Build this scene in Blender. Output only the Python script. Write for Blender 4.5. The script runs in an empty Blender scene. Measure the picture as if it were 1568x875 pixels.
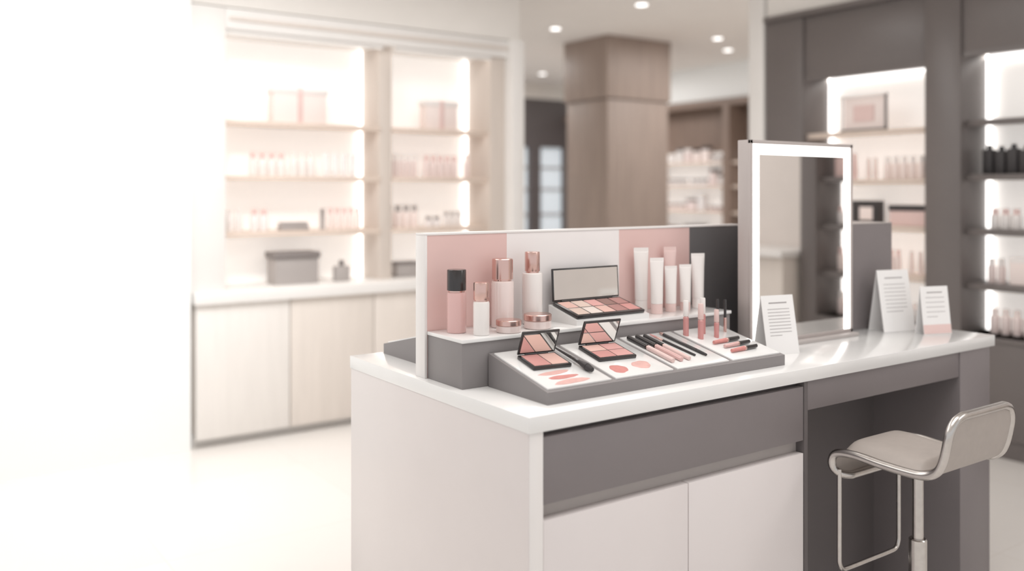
import bpy, bmesh, math, random
from mathutils import Vector, Matrix
S=bpy.context.scene
random.seed(4)
def lin(c):
    r=[]
    for v in c:
        v=v/255.0
        r.append(v/12.92 if v<=0.04045 else ((v+0.055)/1.055)**2.4)
    return r
MATS={}
def mat(name,col,rough=0.5,metal=0.0,emis=0.0,var=0.03,scale=6.0,trans=0.0,coat=0.0,stretch=(1,1,1),ecol=None,bump=0.0):
    m=bpy.data.materials.new(name); m.use_nodes=True
    nt=m.node_tree; b=nt.nodes['Principled BSDF']
    c=lin(col)
    tc=nt.nodes.new('ShaderNodeTexCoord'); mp=nt.nodes.new('ShaderNodeMapping'); mp.inputs['Scale'].default_value=stretch
    nz=nt.nodes.new('ShaderNodeTexNoise'); nz.inputs['Scale'].default_value=scale; nz.inputs['Detail'].default_value=4
    rp=nt.nodes.new('ShaderNodeValToRGB')
    rp.color_ramp.elements[0].position=0.3; rp.color_ramp.elements[1].position=0.7
    rp.color_ramp.elements[0].color=[v*(1-var) for v in c]+[1]
    rp.color_ramp.elements[1].color=[min(1,v*(1+var)) for v in c]+[1]
    nt.links.new(tc.outputs['Object'],mp.inputs['Vector']); nt.links.new(mp.outputs[0],nz.inputs['Vector'])
    nt.links.new(nz.outputs['Fac'],rp.inputs[0]); nt.links.new(rp.outputs[0],b.inputs['Base Color'])
    b.inputs['Roughness'].default_value=rough; b.inputs['Metallic'].default_value=metal
    if trans: b.inputs['Transmission Weight'].default_value=trans
    if coat: b.inputs['Coat Weight'].default_value=coat; b.inputs['Coat Roughness'].default_value=0.08
    if emis:
        b.inputs['Emission Color'].default_value=lin(ecol or col)+[1]; b.inputs['Emission Strength'].default_value=emis
    if bump:
        bp=nt.nodes.new('ShaderNodeBump'); bp.inputs['Strength'].default_value=bump; bp.inputs['Distance'].default_value=0.002
        nt.links.new(nz.outputs['Fac'],bp.inputs['Height']); nt.links.new(bp.outputs[0],b.inputs['Normal'])
    MATS[name]=m; return m

M_white=mat('white_laminate',(226,218,216),0.3,coat=0.3,var=0.01)
M_whitee=mat('white_edge',(238,234,232),0.3,coat=0.3,var=0.01)
M_door=mat('pale_laminate',(230,223,222),0.35,var=0.01)
M_top=mat('white_stone_top',(240,239,238),0.2,coat=0.4,var=0.01)
M_grey=mat('grey_laminate',(130,123,124),0.4,var=0.02)
M_greyd=mat('dark_grey_laminate',(102,96,96),0.45,var=0.02)
M_greyl=mat('light_grey_channel',(184,177,174),0.4,var=0.02)
M_disp=mat('display_grey',(140,135,135),0.45,var=0.02)
M_pinkp=mat('pink_panel',(229,196,191),0.5,var=0.01)
M_whitep=mat('white_panel',(244,239,238),0.45,var=0.01)
M_darkp=mat('charcoal_panel',(106,104,105),0.45,var=0.01)
M_black=mat('black_plastic',(42,38,39),0.25,coat=0.5)
M_blackm=mat('matte_black',(58,54,55),0.5)
M_rose=mat('rose_gold',(225,191,183),0.25,metal=1.0,var=0.02)
M_cream=mat('white_cosmetic_plastic',(243,237,234),0.25,coat=0.5,var=0.005)
M_blush=mat('blush_glass',(240,223,219),0.12,coat=0.8,var=0.01)
M_pinkb=mat('pink_glass',(224,182,178),0.15,coat=0.8,var=0.01)
M_pinkc=mat('pink_cap',(233,204,199),0.3,coat=0.4,var=0.01)
M_mirror=mat('mirror_glass',(236,234,232),0.02,metal=1.0,var=0.0)
M_led=mat('led_strip',(255,252,249),0.5,emis=2.6,var=0.0)
M_under=mat('shelf_fill_strip',(255,250,246),0.5,emis=3.5,var=0.0)  # glow strip added to brighten the shelf products from the front
M_frame=mat('mirror_frame_metal',(184,175,172),0.4,metal=0.1,var=0.02)
M_paper=mat('card_paper',(243,241,240),0.6,var=0.005)
M_text=mat('printed_text',(165,160,160),0.7)
M_chrome=mat('brushed_steel',(200,196,193),0.26,metal=1.0,var=0.05,scale=60)
M_seat=mat('taupe_leather',(176,167,161),0.5,var=0.03,scale=40,bump=0.2)
P=[mat('pan_rose',(213,154,149),0.7),mat('pan_peach',(231,190,179),0.7),mat('pan_blush',(226,172,167),0.7),mat('pan_mauve',(184,138,133),0.7),
   mat('pan_nude',(226,203,191),0.7),mat('pan_brown',(156,122,115),0.7),mat('pan_ivory',(238,224,216),0.6)]
M_lip=mat('lip_pink',(213,149,146),0.2,coat=0.7)
M_smear=mat('blush_swatch',(228,182,175),0.6,var=0.06,scale=60)
M_smear2=mat('rose_swatch',(214,143,137),0.6,var=0.06,scale=60)
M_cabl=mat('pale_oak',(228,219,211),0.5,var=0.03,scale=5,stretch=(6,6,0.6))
M_cablhaze=mat('pale_oak_painted_haze',(238,233,228),0.5,var=0.02,scale=5,stretch=(6,6,0.6))  # pale oak whitened further: bright haze painted into the colour
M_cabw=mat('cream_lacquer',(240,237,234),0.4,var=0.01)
M_cabt=mat('taupe_veneer',(214,203,194),0.5,var=0.03,scale=5,stretch=(6,6,0.6))
M_cabp=mat('pale_veneer',(226,216,208),0.5,var=0.02,scale=5,stretch=(6,6,0.6))
M_shelfl=mat('shelf_oak',(222,205,192),0.5,var=0.03)
M_glow=mat('backlit_panel',(248,244,240),0.6,emis=0.36,var=0.0)
M_wood=mat('walnut_veneer',(166,149,139),0.5,var=0.10,scale=4,stretch=(7,7,0.5))
M_woodd=mat('dark_walnut',(138,118,106),0.5,var=0.12,scale=4,stretch=(7,7,0.5))
M_dcab=mat('charcoal_lacquer',(112,105,103),0.35,var=0.02)
M_wall=mat('wall_paint',(240,236,231),0.7,var=0.01)
M_wallt=mat('taupe_wall_panel',(228,219,213),0.6,var=0.02)
M_glowwall=mat('white_wall_added_glow',(238,238,236),0.7,emis=0.12,var=0.0)  # self-glow added to imitate the bright haze on the left wall
M_ceil=mat('ceiling_paint',(246,241,236),0.8,var=0.01)
M_boxp=mat('pink_giftbox',(250,236,231),0.5,var=0.01)
M_boxg=mat('grey_giftbox',(176,169,166),0.5,var=0.02)
M_boxd=mat('charcoal_giftbox',(132,125,123),0.5,var=0.02)
M_pane=mat('entrance_pane',(214,222,228),0.3,emis=0.5,var=0.02)

class B:
    def __init__(s,name): s.name=name; s.v=[]; s.f=[]; s.m=[]; s.mats=[]; s.M=Matrix.Identity(4)
    def mi(s,m):
        if m not in s.mats: s.mats.append(m)
        return s.mats.index(m)
    def raw(s,vs,fs,m,M=None):
        T=s.M@M if M is not None else s.M
        o=len(s.v); s.v+= [T@Vector(p) for p in vs]; k=s.mi(m)
        for f in fs: s.f.append([i+o for i in f]); s.m.append(k)
    def box(s,x0,x1,y0,y1,z0,z1,m,bev=0.0,seg=2,M=None):
        bm=bmesh.new(); bmesh.ops.create_cube(bm,size=1)
        for v in bm.verts:
            v.co=Vector(((x0+x1)/2+v.co.x*(x1-x0),(y0+y1)/2+v.co.y*(y1-y0),(z0+z1)/2+v.co.z*(z1-z0)))
        if bev: bmesh.ops.bevel(bm,geom=bm.edges[:],offset=bev,segments=seg,affect='EDGES',profile=0.5)
        bm.verts.index_update()
        s.raw([v.co.copy() for v in bm.verts],[[v.index for v in f.verts] for f in bm.faces],m,M); bm.free()
    def lathe(s,prof,m,c=(0,0,0),n=32,M=None,sx=1,sy=1):
        vs=[];fs=[]
        for (r,z) in prof:
            for i in range(n):
                a=2*math.pi*i/n; vs.append((c[0]+r*sx*math.cos(a),c[1]+r*sy*math.sin(a),c[2]+z))
        for j in range(len(prof)-1):
            for i in range(n):
                k=(i+1)%n; fs.append([j*n+i,j*n+k,(j+1)*n+k,(j+1)*n+i])
        fs.append(list(range(n))[::-1]); fs.append([(len(prof)-1)*n+i for i in range(n)])
        s.raw(vs,fs,m,M)
    def loft(s,secs,m,c=(0,0,0),n=32,M=None):
        vs=[];fs=[]
        for (z,rx,ry) in secs:
            for i in range(n):
                a=2*math.pi*i/n; vs.append((c[0]+rx*math.cos(a),c[1]+ry*math.sin(a),c[2]+z))
        for j in range(len(secs)-1):
            for i in range(n):
                k=(i+1)%n; fs.append([j*n+i,j*n+k,(j+1)*n+k,(j+1)*n+i])
        fs.append(list(range(n))[::-1]); fs.append([(len(secs)-1)*n+i for i in range(n)])
        s.raw(vs,fs,m,M)
    def cyl(s,r,h,m,c=(0,0,0),n=32,b=0.0,M=None):
        b=b or min(r,h)*0.08
        s.lathe([(r-b,0),(r,b),(r,h-b),(r-b,h)],m,c,n,M)
    def prism(s,poly,a0,a1,m,axis='x'):
        n=len(poly)
        if axis=='x': vs=[(a0,p[0],p[1]) for p in poly]+[(a1,p[0],p[1]) for p in poly]
        else: vs=[(p[0],p[1],a0) for p in poly]+[(p[0],p[1],a1) for p in poly]
        fs=[list(range(n))[::-1],[n+i for i in range(n)]]+[[i,(i+1)%n,n+(i+1)%n,n+i] for i in range(n)]
        s.raw(vs,fs,m)
    def tube(s,pts,r,m,closed=False,n=12,r2=None,M=None):
        pts=[Vector(p) for p in pts]; N=len(pts); vs=[];fs=[]
        up=None
        for i,p in enumerate(pts):
            if closed: t=(pts[(i+1)%N]-pts[i-1]).normalized()
            else: t=(pts[min(i+1,N-1)]-pts[max(i-1,0)]).normalized()
            if up is None:
                up=Vector((0,0,1)) if abs(t.z)<0.9 else Vector((1,0,0))
            up=(up-t*up.dot(t)).normalized(); sd=t.cross(up)
            for k in range(n):
                a=2*math.pi*k/n; vs.append(p+up*math.cos(a)*r+sd*math.sin(a)*(r2 or r))
        for i in range(N if closed else N-1):
            j=(i+1)%N
            for k in range(n):
                l=(k+1)%n; fs.append([i*n+k,i*n+l,j*n+l,j*n+k])
        if not closed: fs.append(list(range(n))[::-1]); fs.append([(N-1)*n+k for k in range(n)])
        s.raw(vs,fs,m,M)
    def done(s,sharp=0.6):
        me=bpy.data.meshes.new(s.name); me.from_pydata([tuple(v) for v in s.v],[],s.f)
        for m in s.mats: me.materials.append(m)
        for p,k in zip(me.polygons,s.m): p.material_index=k; p.use_smooth=True
        bm=bmesh.new(); bm.from_mesh(me); bmesh.ops.recalc_face_normals(bm,faces=bm.faces[:]); bm.to_mesh(me); bm.free()
        me.set_sharp_from_angle(angle=sharp); me.update()
        o=bpy.data.objects.new(s.name,me); S.collection.objects.link(o); return o
def smooth(pts,k=6,closed=False):
    pts=[Vector(p) for p in pts]; N=len(pts); out=[]
    for i in range(N if closed else N-1):
        g=(lambda j: pts[j%N]) if closed else (lambda j: pts[max(0,min(N-1,j))])
        a,b,c,d=g(i-1),g(i),g(i+1),g(i+2)
        for q in range(k):
            t=q/k
            out.append(0.5*((2*b)+(c-a)*t+(2*a-5*b+4*c-d)*t*t+(3*b-a-3*c+d)*t**3))
    if not closed: out.append(pts[-1])
    return out

# ------------------------------------------------ ROOM
fm=bpy.data.materials.new('floor_tile'); fm.use_nodes=True; nt=fm.node_tree; b=nt.nodes['Principled BSDF']
tc=nt.nodes.new('ShaderNodeTexCoord'); br=nt.nodes.new('ShaderNodeTexBrick')
br.offset=0.0; br.inputs['Scale'].default_value=1.0; br.inputs['Brick Width'].default_value=0.9; br.inputs['Row Height'].default_value=0.9
br.inputs['Mortar Size'].default_value=0.002
br.inputs['Color1'].default_value=lin((238,234,230))+[1]; br.inputs['Color2'].default_value=lin((236,231,226))+[1]; br.inputs['Mortar'].default_value=lin((229,223,217))+[1]
nt.links.new(tc.outputs['Object'],br.inputs['Vector']); nt.links.new(br.outputs['Color'],b.inputs['Base Color']); b.inputs['Roughness'].default_value=0.25
o=B('floor'); o.box(-3,8.3,-3,10.3,-0.1,0,fm); o.done()
o=B('ceiling'); o.box(-3,8.3,-3,10.3,2.9,3.0,M_ceil); o.done()
o=B('wall_back'); o.box(1.40,3.58,5.5,5.6,0,2.9,M_wall); o.done()
o=B('trim_header'); o.box(1.40,3.64,5.1,5.5,2.475,2.9,M_wall); o.done()
o=B('wall_left'); o.box(-3,1.395,5.06,5.6,0,2.9,M_glowwall); o.done()  # plain glowing wall added where the left side washes out to white
o=B('wall_passage'); o.box(3.58,3.64,5.5,10.2,0,2.9,M_wall); o.done()
o=B('wall_right'); o.box(5.255,5.35,-3,4.13,0,2.9,M_wallt); o.done()
o=B('trim_bulkhead'); o.box(4.9,5.25,-3,3.99,2.60,2.9,M_wall); o.done()
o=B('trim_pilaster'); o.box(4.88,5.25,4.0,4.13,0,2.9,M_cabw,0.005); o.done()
o=B('wall_east'); o.box(8.2,8.3,4.1,10.2,0,2.9,M_wall); o.done()
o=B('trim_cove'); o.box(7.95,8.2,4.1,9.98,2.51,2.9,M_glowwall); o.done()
o=B('wall_return'); o.box(5.35,8.2,4.0,4.1,0,2.9,M_wall); o.done()
o=B('wall_entrance'); o.box(3.64,8.2,10.0,10.2,2.05,2.72,M_greyd); o.box(3.64,8.2,10.0,10.2,2.72,2.9,M_wall)
x=3.9
o.box(3.64,3.9,10.0,10.2,0,2.05,M_greyd)
for i in range(7):
    o.box(x,x+0.42,10.08,10.12,0.05,2.05,M_pane); o.box(x+0.42,x+0.60,10.0,10.2,0,2.05,M_greyd)
    for z in (0.7,1.1,1.45,1.75): o.box(x,x+0.42,10.05,10.08,z,z+0.03,M_greyl)
    x+=0.60
o.box(8.1,8.2,10.0,10.2,0,2.05,M_greyd)
o.done()
o=B('wood_column'); 
o.box(5.57,6.36,6.386,7.0,0,2.3,M_wood,0.004); o.box(5.55,6.374,6.366,7.02,2.31,2.9,M_wood,0.004); o.box(5.58,6.35,6.39,6.99,2.29,2.32,M_greyd); o.done()
for (x,y) in [(4.95,6.38),(4.87,5.18),(6.7,8.9),(6.53,5.9),(7.15,6.32),(3.0,3.4),(1.6,3.4),(3.6,1.2),(2.0,1.0)]:
    o=B('ceiling_downlight'); o.lathe([(0.065,0),(0.065,-0.008),(0.048,-0.012)],M_cabw,(x,y,2.9),24); o.cyl(0.045,0.004,M_led,(x,y,2.884),24); o.done()

# ------------------------------------------------ product rows
WP=[M_cream,M_blush,M_boxp,M_whitep]
def products(o,along,a0,a1,fixed,z,seed,kinds='bjt',pal=WP,caps=[M_pinkc,M_cream,M_boxp],hs=(0.10,0.17),gap=0.02,fill=0.95):
    R=random.Random(seed); a=a0
    while a<a1-0.05:
        k=R.choice(kinds); m=R.choice(pal); cp=R.choice(caps); cnt=R.randint(2,5)
        h=R.uniform(*hs); r=R.uniform(0.018,0.026)
        if k=='j': h*=0.45; r*=1.4
        if k=='x': 
            w=R.uniform(0.09,0.16)
            if a+w>a1: break
            c=(a+w/2,fixed) if along=='x' else (fixed,a+w/2)
            dx,dy=(w/2,0.04) if along=='x' else (0.04,w/2)
            o.box(c[0]-dx,c[0]+dx,c[1]-dy,c[1]+dy,z,z+h,m,0.003,1)
            o.box(c[0]-dx*1.02,c[0]+dx*1.02,c[1]-dy*1.02,c[1]+dy*1.02,z+h*0.8,z+h*1.02,cp,0.003,1)
            a+=w+gap*2; continue
        for i in range(cnt):
            if a+2*r>a1: break
            c=(a+r,fixed,z) if along=='x' else (fixed,a+r,z)
            if k=='t': o.loft([(0,r*.7,r*.7),(h*.2,r*.7,r*.7),(h*.21,r*.85,r*.85),(h,r*.95,r*.15)],m,c,12)
            else:
                o.lathe([(r*.92,0),(r,h*.04),(r,h*.66),(r*.9,h*.7)],m,c,14)
                o.lathe([(r*.72,h*.7),(r*.72,h*.98),(r*.6,h)],cp,c,14)
            a+=2*r+gap*0.5
        a+=gap*R.uniform(0.5,2.5) if R.random()<fill else 0.10

# ------------------------------------------------ LEFT CABINET
o=B('shelving_cabinet')
o.box(1.42,3.60,5.12,5.5,0,0.08,M_cabw)  # toe kick whitened to carry the painted haze down to the floor
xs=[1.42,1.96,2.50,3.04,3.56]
for i in range(4): o.box(xs[i]+0.003,xs[i+1]-0.003,5.05,5.10,0.05,0.80,M_cablhaze if i==0 else M_cabl,0.003)  # leftmost door gets the haze-whitened oak
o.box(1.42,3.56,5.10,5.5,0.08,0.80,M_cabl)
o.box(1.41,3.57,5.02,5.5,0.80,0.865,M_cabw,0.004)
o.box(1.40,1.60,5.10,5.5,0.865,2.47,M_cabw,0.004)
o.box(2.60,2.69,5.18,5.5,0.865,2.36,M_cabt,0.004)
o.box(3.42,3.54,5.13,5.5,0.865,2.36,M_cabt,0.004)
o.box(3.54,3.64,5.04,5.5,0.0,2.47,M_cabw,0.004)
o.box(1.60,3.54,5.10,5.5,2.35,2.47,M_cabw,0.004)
o.box(1.62,3.54,5.085,5.12,2.40,2.42,M_cabp,0.003)
for (a,c) in [(1.60,2.60),(2.69,3.42)]:
    o.box(a,c,5.46,5.5,0.865,2.35,M_glow)
    for z in (1.19,1.52,1.84): 
        o.box(a,c,5.175,5.46,z-0.018,z,M_shelfl,0.002)
        o.box(a,c,5.165,5.175,z-0.032,z,M_shelfl,0.002)  # front lip added to hide the fill strip behind it
        o.box(a+.02,c-.02,5.177,5.189,z-0.026,z-0.018,M_under)  # added fill strip, lights the products below
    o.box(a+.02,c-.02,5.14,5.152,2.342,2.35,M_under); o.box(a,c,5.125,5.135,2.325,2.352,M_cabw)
    for xx in (a,c-0.012): o.box(xx,xx+0.012,5.43,5.46,0.865,2.35,M_led)
o.done()
dk=[M_blackm,M_black,M_greyd]; dk2=[M_boxd,M_blackm,M_boxg]
o=B('skincare_products'); 
products(o,'x',1.66,1.94,5.3,1.19,1,'bt',hs=(.11,.16)); products(o,'x',2.30,2.58,5.3,1.19,4,'bt',hs=(.11,.16)); products(o,'x',1.80,2.56,5.3,1.52,2,'bt',hs=(.10,.15))
products(o,'x',2.71,3.4,5.3,1.52,3,'bbj',hs=(.12,.18)); products(o,'x',2.71,3.4,5.3,1.19,5,'jxb',caps=dk2,hs=(.10,.16))
o.done()
o=B('gift_box'); o.box(1.93,2.27,5.24,5.34,1.84,2.05,M_boxp,0.004); o.box(1.92,2.28,5.235,5.345,2.02,2.055,M_cream,0.004); o.box(2.08,2.11,5.232,5.35,1.84,2.058,M_pinkc,0.001); o.done()
o=B('gift_box'); o.box(2.98,3.22,5.24,5.34,1.84,2.03,M_boxp,0.004); o.box(2.97,3.23,5.235,5.345,2.0,2.035,M_cream,0.004); o.box(3.08,3.11,5.232,5.35,1.84,2.038,M_pinkc,0.001); o.done()
o=B('storage_box'); o.box(1.93,2.20,5.2,5.36,0.865,1.05,M_boxg,0.004); o.box(1.92,2.21,5.19,5.37,1.02,1.06,M_boxd,0.004); o.done()
o=B('perfume_bottle'); o.box(2.32,2.42,5.22,5.27,0.865,0.96,M_boxg,0.008); o.cyl(0.018,0.035,M_boxd,(2.37,5.245,0.96)); o.done()
o=B('compact_case'); o.box(1.97,2.15,5.22,5.30,1.19,1.22,M_boxg,0.008); o.box(1.975,2.145,5.225,5.295,1.222,1.24,M_boxg,0.006); o.done()
o=B('lotion_bottle'); o.cyl(0.016,0.09,M_boxg,(2.24,5.24,1.19)); o.cyl(0.012,0.04,M_boxd,(2.24,5.24,1.28)); o.done()
o=B('makeup_case'); o.box(2.76,2.92,5.24,5.34,0.865,0.95,M_boxg,0.01); o.box(2.755,2.925,5.235,5.345,0.945,0.965,M_boxd,0.005); o.done()

# ------------------------------------------------ RIGHT DARK CABINET
o=B('dark_display_cabinet')
def bay(y0,y1,shelves,zb,zt,shm):
    o.box(5.2,5.25,y0,y1,zb,zt,M_glow)
    for yy in (y0,y1-0.014): o.box(5.16,5.2,yy,yy+0.014,zb,zt,M_led)
    o.box(5.16,5.2,y0,y1,zt-0.014,zt,M_led)
    for z in shelves:
        o.box(4.94,5.2,y0,y1,z-0.018,z,shm,0.002); o.box(4.93,4.94,y0,y1,z-0.034,z,shm,0.002); o.box(4.942,4.954,y0+.02,y1-.02,z-0.026,z-0.018,M_under)  # shelf with lip and added fill strip behind it
    o.box(4.915,4.927,y0+.02,y1-.02,zt-0.008,zt,M_under); o.box(4.90,4.91,y0,y1,zt-0.03,zt,M_dcab)
    o.box(4.9,5.25,y0,y1,zt,2.56,M_dcab,0.003)
    o.box(4.9,5.25,y0,y1,0,zb,M_dcab,0.003)
    o.box(4.885,4.9,y0+.01,y1-.01,0.1,zb-0.03,M_dcab,0.003)
    o.box(4.88,5.2,y0,y1,zb-0.03,zb,M_dcab,0.003)
bay(2.86,3.69,(1.80,1.50,1.22,0.93),0.64,2.17,M_shelfl)
bay(1.45,2.65,(1.82,1.52,1.22,0.92),0.64,2.20,M_dcab)
bay(0.22,1.35,(1.82,1.52,1.22,0.92),0.64,2.20,M_dcab)
for (a,c) in [(3.69,3.99),(2.65,2.86),(1.35,1.45),(0.1,0.22)]:
    o.box(4.885,5.25,a,c,0,2.56,M_dcab,0.004)
o.box(4.86,5.25,0.1,3.99,2.56,2.595,M_dcab,0.004)
o.done()
o=B('beauty_products')
products(o,'y',2.95,3.66,5.05,1.50,11,'bbt',pal=[M_pinkc,M_blush,M_boxp],hs=(.11,.17))
# dark display boxes on the third shelf
o.box(5.01,5.09,3.24,3.42,1.22,1.37,M_blackm,0.004,1); o.box(5.005,5.012,3.27,3.36,1.25,1.33,M_boxp,0.001,1)
o.box(5.01,5.09,2.93,3.16,1.22,1.31,M_pinkc,0.003,1); o.box(5.005,5.095,2.925,3.165,1.31,1.345,M_blackm,0.004,1)
products(o,'y',2.9,3.66,5.05,0.93,13,'bt',hs=(.1,.16)); products(o,'y',2.9,3.66,5.05,0.64,18,'bt',hs=(.1,.16))
for i in range(4): # black bottles
    y=2.575-i*0.066
    o.box(5.02,5.08,y-0.028,y+0.028,1.52,1.66-0.01*(i%2),M_blackm,0.006); o.cyl(0.015,0.03,M_black,(5.05,y,1.655-0.01*(i%2)),16)
for (a,c,s) in [(1.5,2.6,20),(0.27,1.3,30)]:
    products(o,'y',a,c if s!=20 else 2.30,5.05,1.52,s,'bxx',pal=[M_blackm,M_pinkc,M_blackm],caps=dk,hs=(.12,.17))
    products(o,'y',a,c,5.05,1.22,s+1,'bt',hs=(.1,.17)); products(o,'y',a,c,5.05,0.92,s+2,'bx',pal=[M_boxp,M_blush],hs=(.1,.17))
    products(o,'y',a,c,5.05,0.64,s+3,'bt',hs=(.1,.17))
o.done()
o=B('framed_print'); o.box(4.98,5.0,3.17,3.45,1.80,2.02,M_boxp,0.003); o.box(4.97,4.98,3.15,3.47,1.80,1.815,M_boxd); o.box(4.97,4.98,3.15,3.47,2.01,2.025,M_cream); o.box(4.97,4.98,3.15,3.165,1.80,2.02,M_boxd); o.box(4.97,4.98,3.455,3.47,1.80,2.02,M_cream); o.box(4.972,4.98,3.24,3.38,1.86,1.96,M_pinkc); o.done()
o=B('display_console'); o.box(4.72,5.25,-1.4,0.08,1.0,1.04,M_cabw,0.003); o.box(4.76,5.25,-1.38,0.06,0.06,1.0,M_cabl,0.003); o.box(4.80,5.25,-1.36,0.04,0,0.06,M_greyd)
for yy in (-1.02,-0.66,-0.30): o.box(4.757,4.762,yy-0.003,yy+0.003,0.08,0.98,M_greyl)
o.done()
o=B('walnut_shelving')
o.box(8.15,8.2,4.6,9.98,0,2.5,M_woodd); o.box(7.9,8.15,4.6,9.98,2.42,2.5,M_woodd); o.box(7.9,8.15,4.6,9.98,0,0.6,M_woodd)
for y in (5.4,6.95,8.5): o.box(7.88,8.15,y,y+0.1,0.6,2.42,M_woodd)
for y0 in (5.5,7.05):
    o.box(8.12,8.15,y0,y0+1.45,0.6,1.9,M_glow)
    for z in (0.9,1.2,1.5,1.78): o.box(7.92,8.12,y0,y0+1.45,z-0.03,z,M_shelfl)
o.done()
o=B('fragrance_products')
for i,z in enumerate((0.9,1.2,1.5,1.78)): products(o,'y',5.55,6.9,8.02,z,50+i,'xj',caps=dk+[M_cream],hs=(.1,.2)); products(o,'y',7.1,8.45,8.02,z,60+i,'xj',caps=dk+[M_cream],hs=(.1,.2))
o.done()

# ------------------------------------------------ COUNTER
Z=0.92
o=B('makeup_counter')
X0,X1,Y0,Y1=1.177,3.20,1.617,2.544
o.box(X0,X1,Y0-0.004,Y1,Z-0.038,Z,M_top,0.002)
o.box(X0+0.002,1.218,Y0+0.001,Y1-0.004,0.0,Z-0.038,M_white,0.0015)
o.box(X0+0.004,1.220,Y0,Y0+0.01,0.0,Z-0.038,M_whitee,0.0012)
o.box(1.220,2.149,Y0+0.03,Y1-0.03,0.06,Z-0.038,M_greyl)
o.box(1.220,2.149,Y0+0.06,Y1-0.06,0.0,0.06,M_greyd)
o.box(1.222,2.146,Y0+0.002,Y0+0.03,0.715,0.868,M_grey,0.0015)
o.box(1.222,1.6825,Y0+0.002,Y0+0.03,0.06,0.679,M_door,0.0015)
o.box(1.6855,2.146,Y0+0.002,Y0+0.03,0.06,0.679,M_door,0.0015)
o.box(1.222,2.149,Y0+0.028,Y0+0.032,0.868,Z-0.038,M_greyd)  # dark strip paints the shadow in the slot above the drawer
o.box(2.149,2.165,Y0+0.001,Y1-0.03,0,Z-0.038,M_greyd,0.001)
o.box(2.165,2.978,Y0+0.004,Y0+0.03,0.797,Z-0.040,M_grey,0.0015)
o.box(2.165,2.978,Y0+0.03,1.94,0.81,Z-0.038,M_greyd)
o.box(2.165,2.978,1.94,Y1-0.03,0,Z-0.038,M_greyd)
o.box(2.978,3.172,Y0,Y1-0.01,0,Z-0.038,M_grey,0.0015)
o.done()
PZ=1.308
o=B('display_back_panel')
o.box(1.195,1.203,2.112,2.162,Z,PZ-0.004,M_whitee,0.001)
o.box(1.203,2.46,2.118,2.160,Z,PZ-0.004,M_whitep)
o.box(1.195,2.46,2.112,2.162,PZ-0.004,PZ+0.002,M_whitee,0.001)
o.box(1.203,1.464,2.114,2.118,Z,PZ-0.004,M_pinkp); o.box(1.464,1.891,2.114,2.118,Z,PZ-0.004,M_whitep)
o.box(1.891,2.203,2.114,2.118,Z,PZ-0.004,M_pinkp); o.box(2.203,2.46,2.114,2.118,Z,PZ-0.004,M_darkp)
o.box(2.46,3.126,1.960,2.162,Z,PZ-0.004,M_grey,0.002); o.box(2.46,3.126,1.960,2.162,PZ-0.004,PZ,M_greyl,0.001)
o.done()
SZ=1.047
o=B('product_riser'); o.box(1.204,2.20,1.937,2.112,Z,SZ-0.010,M_disp,0.0015); o.box(1.202,2.203,1.932,2.112,SZ-0.010,SZ,M_top,0.002); o.done()
def wedge(name,mirrory=False):
    o=B(name)
    if mirrory: o.M=Matrix.Translation((0,4.2,0))@Matrix.Diagonal((1,-1,1,1))
    o.prism([(1.68,Z),(1.68,0.950),(1.93,1.006),(1.93,Z)],1.28,2.142,M_disp)
    T=Matrix.Translation((1.28,1.68,0.950))@Matrix.Rotation(math.atan2(0.056,0.25),4,'X')
    for i in range(4):
        o.box(0.009+i*0.215,0.209+i*0.215,0.012,0.246,-0.002,0.004,M_top,0.0015,M=T)
    if mirrory:
        for i in range(4):
            o.box(0.05+i*0.215,0.17+i*0.215,0.13,0.22,0.004,0.016,M_pinkc,0.002,M=T)
    return o,T
o,T=wedge('tester_display'); o.done()
o,_=wedge('tester_display',True); o.done()

def compact(name,cx,cy,w,d,rows,cols,pans,lidh,yaw,lidang):
    o=B(name); o.M=T@Matrix.Translation((cx,cy,0.004))@Matrix.Rotation(yaw,4,'Z')
    t=0.010; o.box(-w/2,w/2,-d/2,d/2,0,t,M_black,0.002)
    pw=(w-0.010)/cols; pd=(d-0.010)/rows; k=0
    for r in range(rows):
        for c in range(cols):
            x=-w/2+0.005+c*pw; y=-d/2+0.005+r*pd
            o.box(x+0.0015,x+pw-0.0015,y+0.0015,y+pd-0.0015,t-0.002,t+0.0008,pans[k%len(pans)],0.0006); k+=1
    H=Matrix.Translation((0,d/2,t))@Matrix.Rotation(lidang,4,'X')
    o.box(-w/2,w/2,0,0.005,0,lidh,M_black,0.002,M=H)
    o.box(-w/2+0.006,w/2-0.006,-0.0006,0.001,0.006,lidh-0.006,M_mirror,M=H)
    o.tube([(-w*0.3,d/2,t),(w*0.3,d/2,t)],0.003,M_black)
    o.done()
compact('blush_compact',0.100,0.150,0.115,0.080,1,2,[P[0],P[1]],0.066,-0.06,0.16)
compact('blush_compact',0.315,0.155,0.125,0.095,2,2,[P[0],P[2],P[1],P[2]],0.072,-0.05,0.16)
o=B('palette_stand'); o.prism([(1.955,SZ),(1.955,SZ+0.014),(2.085,SZ+0.046),(2.085,SZ)],1.592,1.868,M_top); o.done()
o=B('eyeshadow_palette')
TT=Matrix.Translation((1.60,1.962,SZ+0.0165))@Matrix.Rotation(math.atan2(0.032,0.13),4,'X'); o.M=TT
w,d,t=0.256,0.118,0.010
o.box(0,w,0,d,0,t,M_black,0.002)
pp=[P[4],P[6],P[1],P[3],P[0],P[1],P[4],P[2],P[5],P[3]]
for r in range(2):
    for c in range(5):
        x=0.007+c*0.0486; y=0.008+r*0.052
        o.box(x+.002,x+.046,y+.002,y+.049,t-.002,t+.001,pp[r*5+c],0.001)
H=Matrix.Translation((0,d,t))@Matrix.Rotation(-0.30,4,'X')
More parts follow.
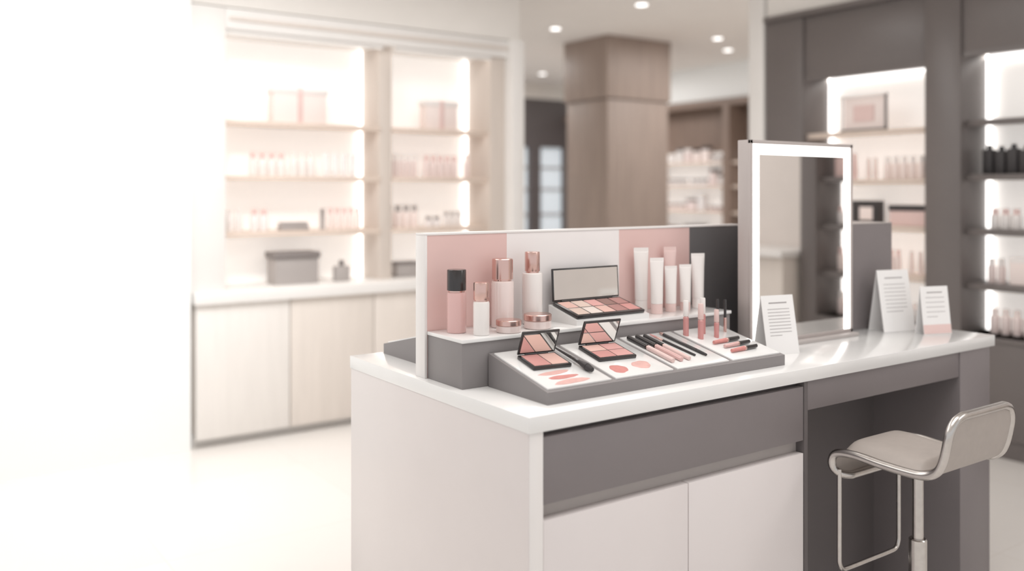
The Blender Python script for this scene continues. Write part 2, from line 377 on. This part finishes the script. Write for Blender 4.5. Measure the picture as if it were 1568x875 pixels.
o.box(0,w,0,0.005,0,0.096,M_black,0.002,M=H); o.box(0.005,w-0.005,-0.0006,0.001,0.005,0.091,M_mirror,M=H)
o.tube([(0.03,d,t),(w-0.03,d,t)],0.0035,M_black); o.done()
def stick(name,a,b_,segs,zoff=0.005):
    o=B(name); A=Vector((a[0],a[1],0)); C=Vector((b_[0],b_[1],0)); L=(C-A).length
    rm=max(max(q[1],q[2]) for q in segs)
    R=(C-A).to_track_quat('Z','Y').to_matrix().to_4x4()
    o.M=T@Matrix.Translation(A+Vector((0,0,0.004+rm)))@R
    for (f0,r0,r1,f1,m) in segs:
        o.lathe([(r0*.9,f0*L),(r0,f0*L+0.0008),(r1,f1*L-0.0008),(r1*.85,f1*L)],m,n=20)
    o.done()
stick('makeup_brush',(0.180,0.225),(0.180,0.055),[(0,0.002,0.0042,0.5,M_blackm),(0.5,0.0045,0.0055,0.68,M_black),(0.68,0.0055,0.0095,0.88,M_blackm),(0.88,0.0095,0.006,1.0,M_blackm)])
def swatch(name,cx,cy,rx,ry,rot,m,dome=0.0015):
    o=B(name); o.M=T@Matrix.Translation((cx,cy,0.004))@Matrix.Rotation(rot,4,'Z')
    n=40; vs=[];R=random.Random(int(cx*1000+cy*777))
    ph=R.random()*6
    for z,s in ((0,1),(dome*.7,.93),(dome,.6)):
        for i in range(n):
            a=2*math.pi*i/n; q=1+0.07*math.sin(3*a+ph)+0.03*math.sin(7*a+ph)
            vs.append((rx*s*q*math.cos(a),ry*s*q*math.sin(a),z))
    fs=[]
    for j in range(2):
        for i in range(n): fs.append([j*n+i,j*n+(i+1)%n,(j+1)*n+(i+1)%n,(j+1)*n+i])
    fs.append([2*n+i for i in range(n)]); fs.append(list(range(n))[::-1])
    o.raw(vs,fs,m); o.done()
swatch('blush_swatch',0.085,0.088,0.048,0.010,0.05,M_smear); swatch('blush_swatch',0.092,0.060,0.045,0.010,0.0,M_smear2); swatch('blush_swatch',0.098,0.032,0.055,0.012,0.05,M_smear)
swatch('blush_swatch',0.272,0.058,0.026,0.024,0.3,M_smear2); swatch('blush_swatch',0.356,0.064,0.030,0.023,0.2,M_smear)
for i,(xa,r) in enumerate([(0.452,0.0068),(0.484,0.0068),(0.514,0.0058)]):
    stick('lip_gloss_tube',(xa,0.225),(xa+0.002,0.045),[(0,r,r,0.42,M_black),(0.42,r*0.7,r*0.7,0.45,M_rose),(0.45,r*1.02,r*1.02,1.0,M_pinkc if i!=1 else M_pinkb)])
stick('lip_brush',(0.546,0.235),(0.558,0.065),[(0,0.0015,0.003,0.15,M_lip),(0.15,0.003,0.003,0.3,M_rose),(0.3,0.0035,0.003,1.0,M_blackm)])
stick('eye_pencil',(0.585,0.235),(0.592,0.055),[(0,0.003,0.0045,0.08,M_rose),(0.08,0.0045,0.0045,0.8,M_black),(0.8,0.0045,0.0035,1.0,M_blackm)])
for (ya,x0,fl) in [(0.125,0.690,0),(0.092,0.700,1),(0.058,0.692,0)]:
    stick('lip_crayon',(x0,ya-0.005),(x0+0.115,ya+0.004),[(0,0.005,0.0065,0.5,M_pinkb if fl else M_smear2),(0.5,0.0068,0.0068,0.56,M_rose),(0.56,0.0065,0.006,1.0,M_black)])
def wp(lx,ly,lz=0.004): return T@Vector((lx,ly,lz))
for i,(lx,ly,r,h,caps) in enumerate([(0.664,0.205,0.0085,0.105,M_cream),(0.690,0.170,0.0085,0.105,M_pinkc),(0.735,0.205,0.0085,0.108,M_cream),(0.752,0.165,0.0075,0.085,M_pinkc)]):
    p=wp(lx,ly); o=B('standing_lip_gloss'); c=(p.x,p.y,p.z-0.002)
    o.lathe([(r*.9,0),(r,0.001),(r,h*.52),(r*.8,h*.54)],M_lip,c,24); o.cyl(r*.72,h*.04,M_rose,(c[0],c[1],c[2]+h*.53),24)
    o.lathe([(r*.95,h*.56),(r,h*.57),(r*.92,h*.98),(r*.8,h)],caps,c,24); o.done()
for (lx,ly) in [(0.800,0.205),(0.822,0.195)]:
    p=wp(lx,ly); o=B('mascara_wand'); c=(p.x,p.y,p.z-0.002)
    o.cyl(0.005,0.045,M_rose,c,20); o.cyl(0.0042,0.055,M_black,(c[0],c[1],c[2]+0.045),20); o.done()

def bottle(name,x,y,r,h,body,cap,capf,capr,neck=True):
    o=B(name); c=(x,y,SZ); hb=h*(1-capf)-0.004
    o.lathe([(r*.9,0),(r*.98,0.0015),(r,0.004),(r,hb-0.006),(r*.96,hb-0.002),(r*.86,hb)],body,c,48)
    o.cyl(capr*.85,0.005,M_rose,(x,y,SZ+hb-0.0005),40)
    o.lathe([(capr*.97,hb+0.004),(capr,hb+0.005),(capr,h-0.002),(capr*.95,h)],cap,c,48)
    o.done()
bottle('foundation_bottle',1.256,2.048,0.0260,0.168,M_pinkb,M_black,0.33,0.0255)
bottle('serum_bottle',1.287,1.975,0.0215,0.138,M_cream,M_rose,0.33,0.0205)
bottle('lotion_bottle',1.411,2.058,0.0315,0.190,M_blush,M_rose,0.30,0.0290)
bottle('toner_bottle',1.515,2.060,0.0290,0.205,M_cream,M_rose,0.27,0.0215)
def jar(x,y,r,h):
    o=B('cream_jar'); c=(x,y,SZ)
    o.lathe([(r*.9,0),(r,0.003),(r,h*.52),(r*.96,h*.56)],M_blush,c,48)
    o.lathe([(r*.98,h*.57),(r*1.02,h*.60),(r*1.02,h*.95),(r*.97,h)],M_rose,c,48); o.done()
jar(1.372,1.972,0.0335,0.034); jar(1.478,1.985,0.038,0.040)
def tube_(x,y,w,h,body,cap,yaw=-0.35):
    o=B('squeeze_tube'); o.M=Matrix.Translation((x,y,SZ))@Matrix.Rotation(yaw,4,'Z')
    r=w*0.40
    o.lathe([(r*.93,0),(r*.97,0.001),(r*.97,h*.17),(r*.9,h*.18)],cap,n=40)
    o.loft([(h*.18,r*.98,r*.98),(h*.2,r,r),(h*.45,r*1.06,r*.82),(h*.75,w*.47,r*.42),(h*.93,w*.5,0.0030),(h*.935,w*.5,0.0015),(h,w*.5,0.0015)],body,n=40)
    o.done()
tube_(1.955,2.082,0.050,0.200,M_cream,M_cream); tube_(1.958,2.015,0.046,0.172,M_cream,M_pinkc)
tube_(2.085,2.086,0.044,0.198,M_pinkc,M_pinkc); tube_(2.028,2.025,0.042,0.143,M_cream,M_pinkc); tube_(2.092,2.025,0.042,0.145,M_cream,M_pinkc)
tube_(2.170,2.045,0.048,0.176,M_cream,M_cream)

o=B('lighted_mirror')
mx0,mx1,my0,my1,mz0,mz1=2.255,2.794,1.905,1.953,Z,1.588
o.box(mx0,mx1,my0+0.004,my1,mz0+0.012,mz1,M_frame,0.002)
fw=0.012
for (a,b_,c,d_) in [(mx0,mx0+fw,mz0+.012,mz1),(mx1-fw,mx1,mz0+.012,mz1),(mx0,mx1,mz1-fw,mz1),(mx0,mx1,mz0+.012,mz0+.024)]:
    o.box(a,b_,my0-0.004,my0+0.006,c,d_,M_frame,0.0012)
lw=0.034
a0,a1,b0,b1=mx0+fw,mx1-fw,mz0+.024,mz1-fw
for (a,b_,c,d_) in [(a0,a0+lw,b0,b1),(a1-lw,a1,b0,b1),(a0+lw,a1-lw,b1-lw,b1)]:
    o.box(a,b_,my0-0.001,my0+0.005,c,d_,M_led)
o.box(a0+lw,a1-lw,my0,my0+0.005,b0,b1-lw,M_mirror)
o.box(mx0+0.09,mx1,my0-0.03,my1,mz0,mz0+0.012,M_greyl,0.002)
o.done()

def card(x,y,w,h,yaw,lean,band=False,lines=9,seed=1):
    o=B('info_card'); o.M=Matrix.Translation((x,y,Z))@Matrix.Rotation(yaw,4,'Z')
    L=Matrix.Rotation(-lean,4,'X')
    o.box(-w/2,w/2,-0.001,0.001,0,h,M_paper,M=L)
    Lb=Matrix.Translation((0,2*h*math.sin(lean),0))@Matrix.Rotation(lean,4,'X')
    o.box(-w/2,w/2,-0.001,0.001,0,h,M_paper,M=Lb)
    R=random.Random(seed)
    zt=h*0.86; o.box(-w*.28,w*.28,-0.0014,-0.0008,zt,zt+0.004,M_text,M=L)
    for i in range(lines):
        z=h*0.76-i*h*0.5/lines; ww=w*0.34 if i!=lines-1 else w*R.uniform(0,.2)
        o.box(-w*.34,ww,-0.0014,-0.0008,z,z+0.0018,M_text,M=L)
    if band: o.box(-w/2,w/2,-0.0016,-0.0008,0.002,h*0.2,M_pinkc,M=L)
    o.done()
card(2.283,1.795,0.122,0.182,-0.22,0.19,lines=9)
card(3.000,1.850,0.145,0.222,-0.24,0.17,lines=8,seed=2)
card(3.055,1.739,0.118,0.168,-0.32,0.13,True,lines=5,seed=3)

# ------------------------------------------------ STOOL
o=B('bar_stool')
xa,xb=2.200,2.515; xc=(xa+xb)/2; yc=1.40
prof=smooth([(0,1.540,.618),(0,1.562,.640),(0,1.563,.668),(0,1.545,.688),(0,1.49,.694),(0,1.41,.688),(0,1.33,.686),(0,1.285,.690),(0,1.256,.706),(0,1.240,.735),(0,1.228,.785),(0,1.218,.850)],6)
def resample(pts,n):
    d=[0]
    for i in range(1,len(pts)): d.append(d[-1]+(pts[i]-pts[i-1]).length)
    out=[];j=0
    for k in range(n):
        s=d[-1]*k/(n-1)
        while j<len(d)-2 and d[j+1]<s: j+=1
        t=(s-d[j])/max(1e-9,d[j+1]-d[j]); out.append(pts[j].lerp(pts[j+1],min(1,t)))
    return out,d[-1]
N=72; pr,Lp=resample(prof,N); W=(xb-xa)/2; rc=0.055
def halfw(s,W,rc):
    e=min(s,Lp-s)
    if e<rc: return W-rc+math.sqrt(max(0,rc*rc-(rc-e)**2))
    return W
nor=[]
for i in range(N):
    t=(pr[min(N-1,i+1)]-pr[max(0,i-1)]).normalized(); nor.append(Vector((0,-t.z,t.y)))
if nor[N//2].z<0: nor=[-q for q in nor]
def shell(off0,off1,inset,m,i0=0,i1=N-1,crown=0.0):
    U=16; vs=[];fs=[]; idx=list(range(i0,i1+1)); n=len(idx)
    for side in (0,1):
        for q,i in enumerate(idx):
            s=Lp*i/(N-1); hw=halfw(s,W,rc)-inset
            if crown: 
                e=min(q,n-1-q)*Lp/(N-1); 
                if e<0.03: hw-=0.03-math.sqrt(max(0,0.03**2-(0.03-e)**2))
            hw=max(hw,0.01)
            for u in range(U+1):
                f=-1+2*u/U; e=min(q,n-1-q)/(n-1)
                edge=(1-abs(f)**6)*min(1,e*14) if crown else 1
                off=(off1+crown*edge) if side else off0
                vs.append(Vector((xc+hw*f,pr[i].y,pr[i].z))+nor[i]*off)
    A=n*(U+1)
    for q in range(n-1):
        for u in range(U):
            a=q*(U+1)+u; fs.append([a,a+1,a+U+2,a+U+1]); fs.append([A+a,A+a+U+1,A+a+U+2,A+a+1])
        a=q*(U+1); fs.append([a,a+U+1,A+a+U+1,A+a]); a+=U; fs.append([a,A+a,A+a+U+1,a+U+1])
    for u in range(U):
        fs.append([u,A+u,A+u+1,u+1]); a=(n-1)*(U+1)+u; fs.append([a,a+1,A+a+1,A+a])
    o.raw(vs,fs,m)
shell(-0.005,0.003,0.006,M_seat)
shell(0.003,0.006,0.020,M_seat,12,44,crown=0.022)
shell(0.003,0.004,0.020,M_seat,50,N-4,crown=0.010)
bd=[]
for i in range(N): bd.append(Vector((xc-halfw(Lp*i/(N-1),W,rc),pr[i].y,pr[i].z)))
for i in range(N-1,-1,-1): bd.append(Vector((xc+halfw(Lp*i/(N-1),W,rc),pr[i].y,pr[i].z)))
bd2,_=resample(bd+[bd[0]],180); bd2=bd2[:-1]
o.tube(bd2,0.0115,M_chrome,closed=True,n=14)
o.box(xc-0.09,xc+0.09,yc-0.07,yc+0.09,0.662,0.681,M_chrome,0.006)
o.cyl(0.034,0.03,M_blackm,(xc,yc,0.635)); 
o.cyl(0.0150,0.22,M_chrome,(xc,yc,0.43)); o.cyl(0.0240,0.44,M_chrome,(xc,yc,0.02),b=0.003)
o.lathe([(0.20,0),(0.205,0.004),(0.20,0.009),(0.06,0.018),(0.03,0.03)],M_chrome,(xc,yc,0),64)
fy=1.548
lp=[(xa+0.012,fy,.64),(xa+0.012,fy,.50),(xa+0.012,fy,.40),(xa+0.014,fy,.372),(xa+0.028,fy,.355),(xa+0.06,fy,.352),(xc,fy,.352),(xb-0.06,fy,.352),(xb-0.028,fy,.355),(xb-0.014,fy,.372),(xb-0.012,fy,.40),(xb-0.012,fy,.50),(xb-0.012,fy,.64)]
o.tube(smooth(lp,5),0.0065,M_chrome,n=12)
o.done()

# ------------------------------------------------ LIGHTS
W_=bpy.data.worlds.new('World'); S.world=W_; W_.use_nodes=True
W_.node_tree.nodes['Background'].inputs[0].default_value=(0.995,0.997,1.0,1); W_.node_tree.nodes['Background'].inputs[1].default_value=0.84
LC=(1,0.998,0.992)
def area(name,x,y,z,sx,sy,p,rot=(0,0,0),col=LC):
    l=bpy.data.lights.new(name,'AREA'); l.shape='RECTANGLE'; l.size=sx; l.size_y=sy; l.energy=p; l.color=col
    ob=bpy.data.objects.new(name,l); ob.location=(x,y,z); ob.rotation_euler=rot; S.collection.objects.link(ob)
area('ceiling_fill_light',1.9,1.0,2.86,2.2,1.4,26)  # unseen area lights added under the ceiling to brighten the room
area('ceiling_fill_light',2.2,3.7,2.86,2.6,1.0,26)
area('ceiling_fill_light',-0.3,3.4,2.86,1.6,2.4,26)  # added fill that overexposes the left wall and floor
area('ceiling_fill_light',6.0,8.2,2.86,2.5,1.2,60)
area('ceiling_fill_light',6.4,5.2,2.86,1.5,1.2,28)
area('ceiling_fill_light',4.0,-0.8,2.86,0.8,1.6,20)  # added fill to lift what the mirror reflects
def spot(x,y,z,tx,ty,tz,p,ang):
    l=bpy.data.lights.new('left_fill_spot','SPOT'); l.energy=p; l.spot_size=math.radians(ang); l.spot_blend=1.0; l.shadow_soft_size=0.12; l.color=LC  # unseen spot added to wash out the left wall, cabinet and floor
    ob=bpy.data.objects.new('left_fill_spot',l); ob.location=(x,y,z); ob.rotation_euler=(Vector((tx,ty,tz))-Vector((x,y,z))).to_track_quat('-Z','Y').to_euler(); S.collection.objects.link(ob)
spot(0.9,3.2,2.85,1.45,5.1,1.2,85,88)
spot(0.9,3.2,2.85,1.3,4.8,0.0,60,90)

cam=bpy.data.cameras.new('Camera'); co=bpy.data.objects.new('Camera',cam); S.collection.objects.link(co)
co.location=(0,0,1.42); co.rotation_euler=(math.radians(90),0,math.radians(-35.04))
cam.sensor_width=36; cam.lens=31.66; cam.shift_y=-0.0909
cam.dof.use_dof=True; cam.dof.focus_distance=2.45; cam.dof.aperture_fstop=1.1
S.camera=co
S.view_settings.view_transform='Standard'
S.view_settings.exposure=-0.05
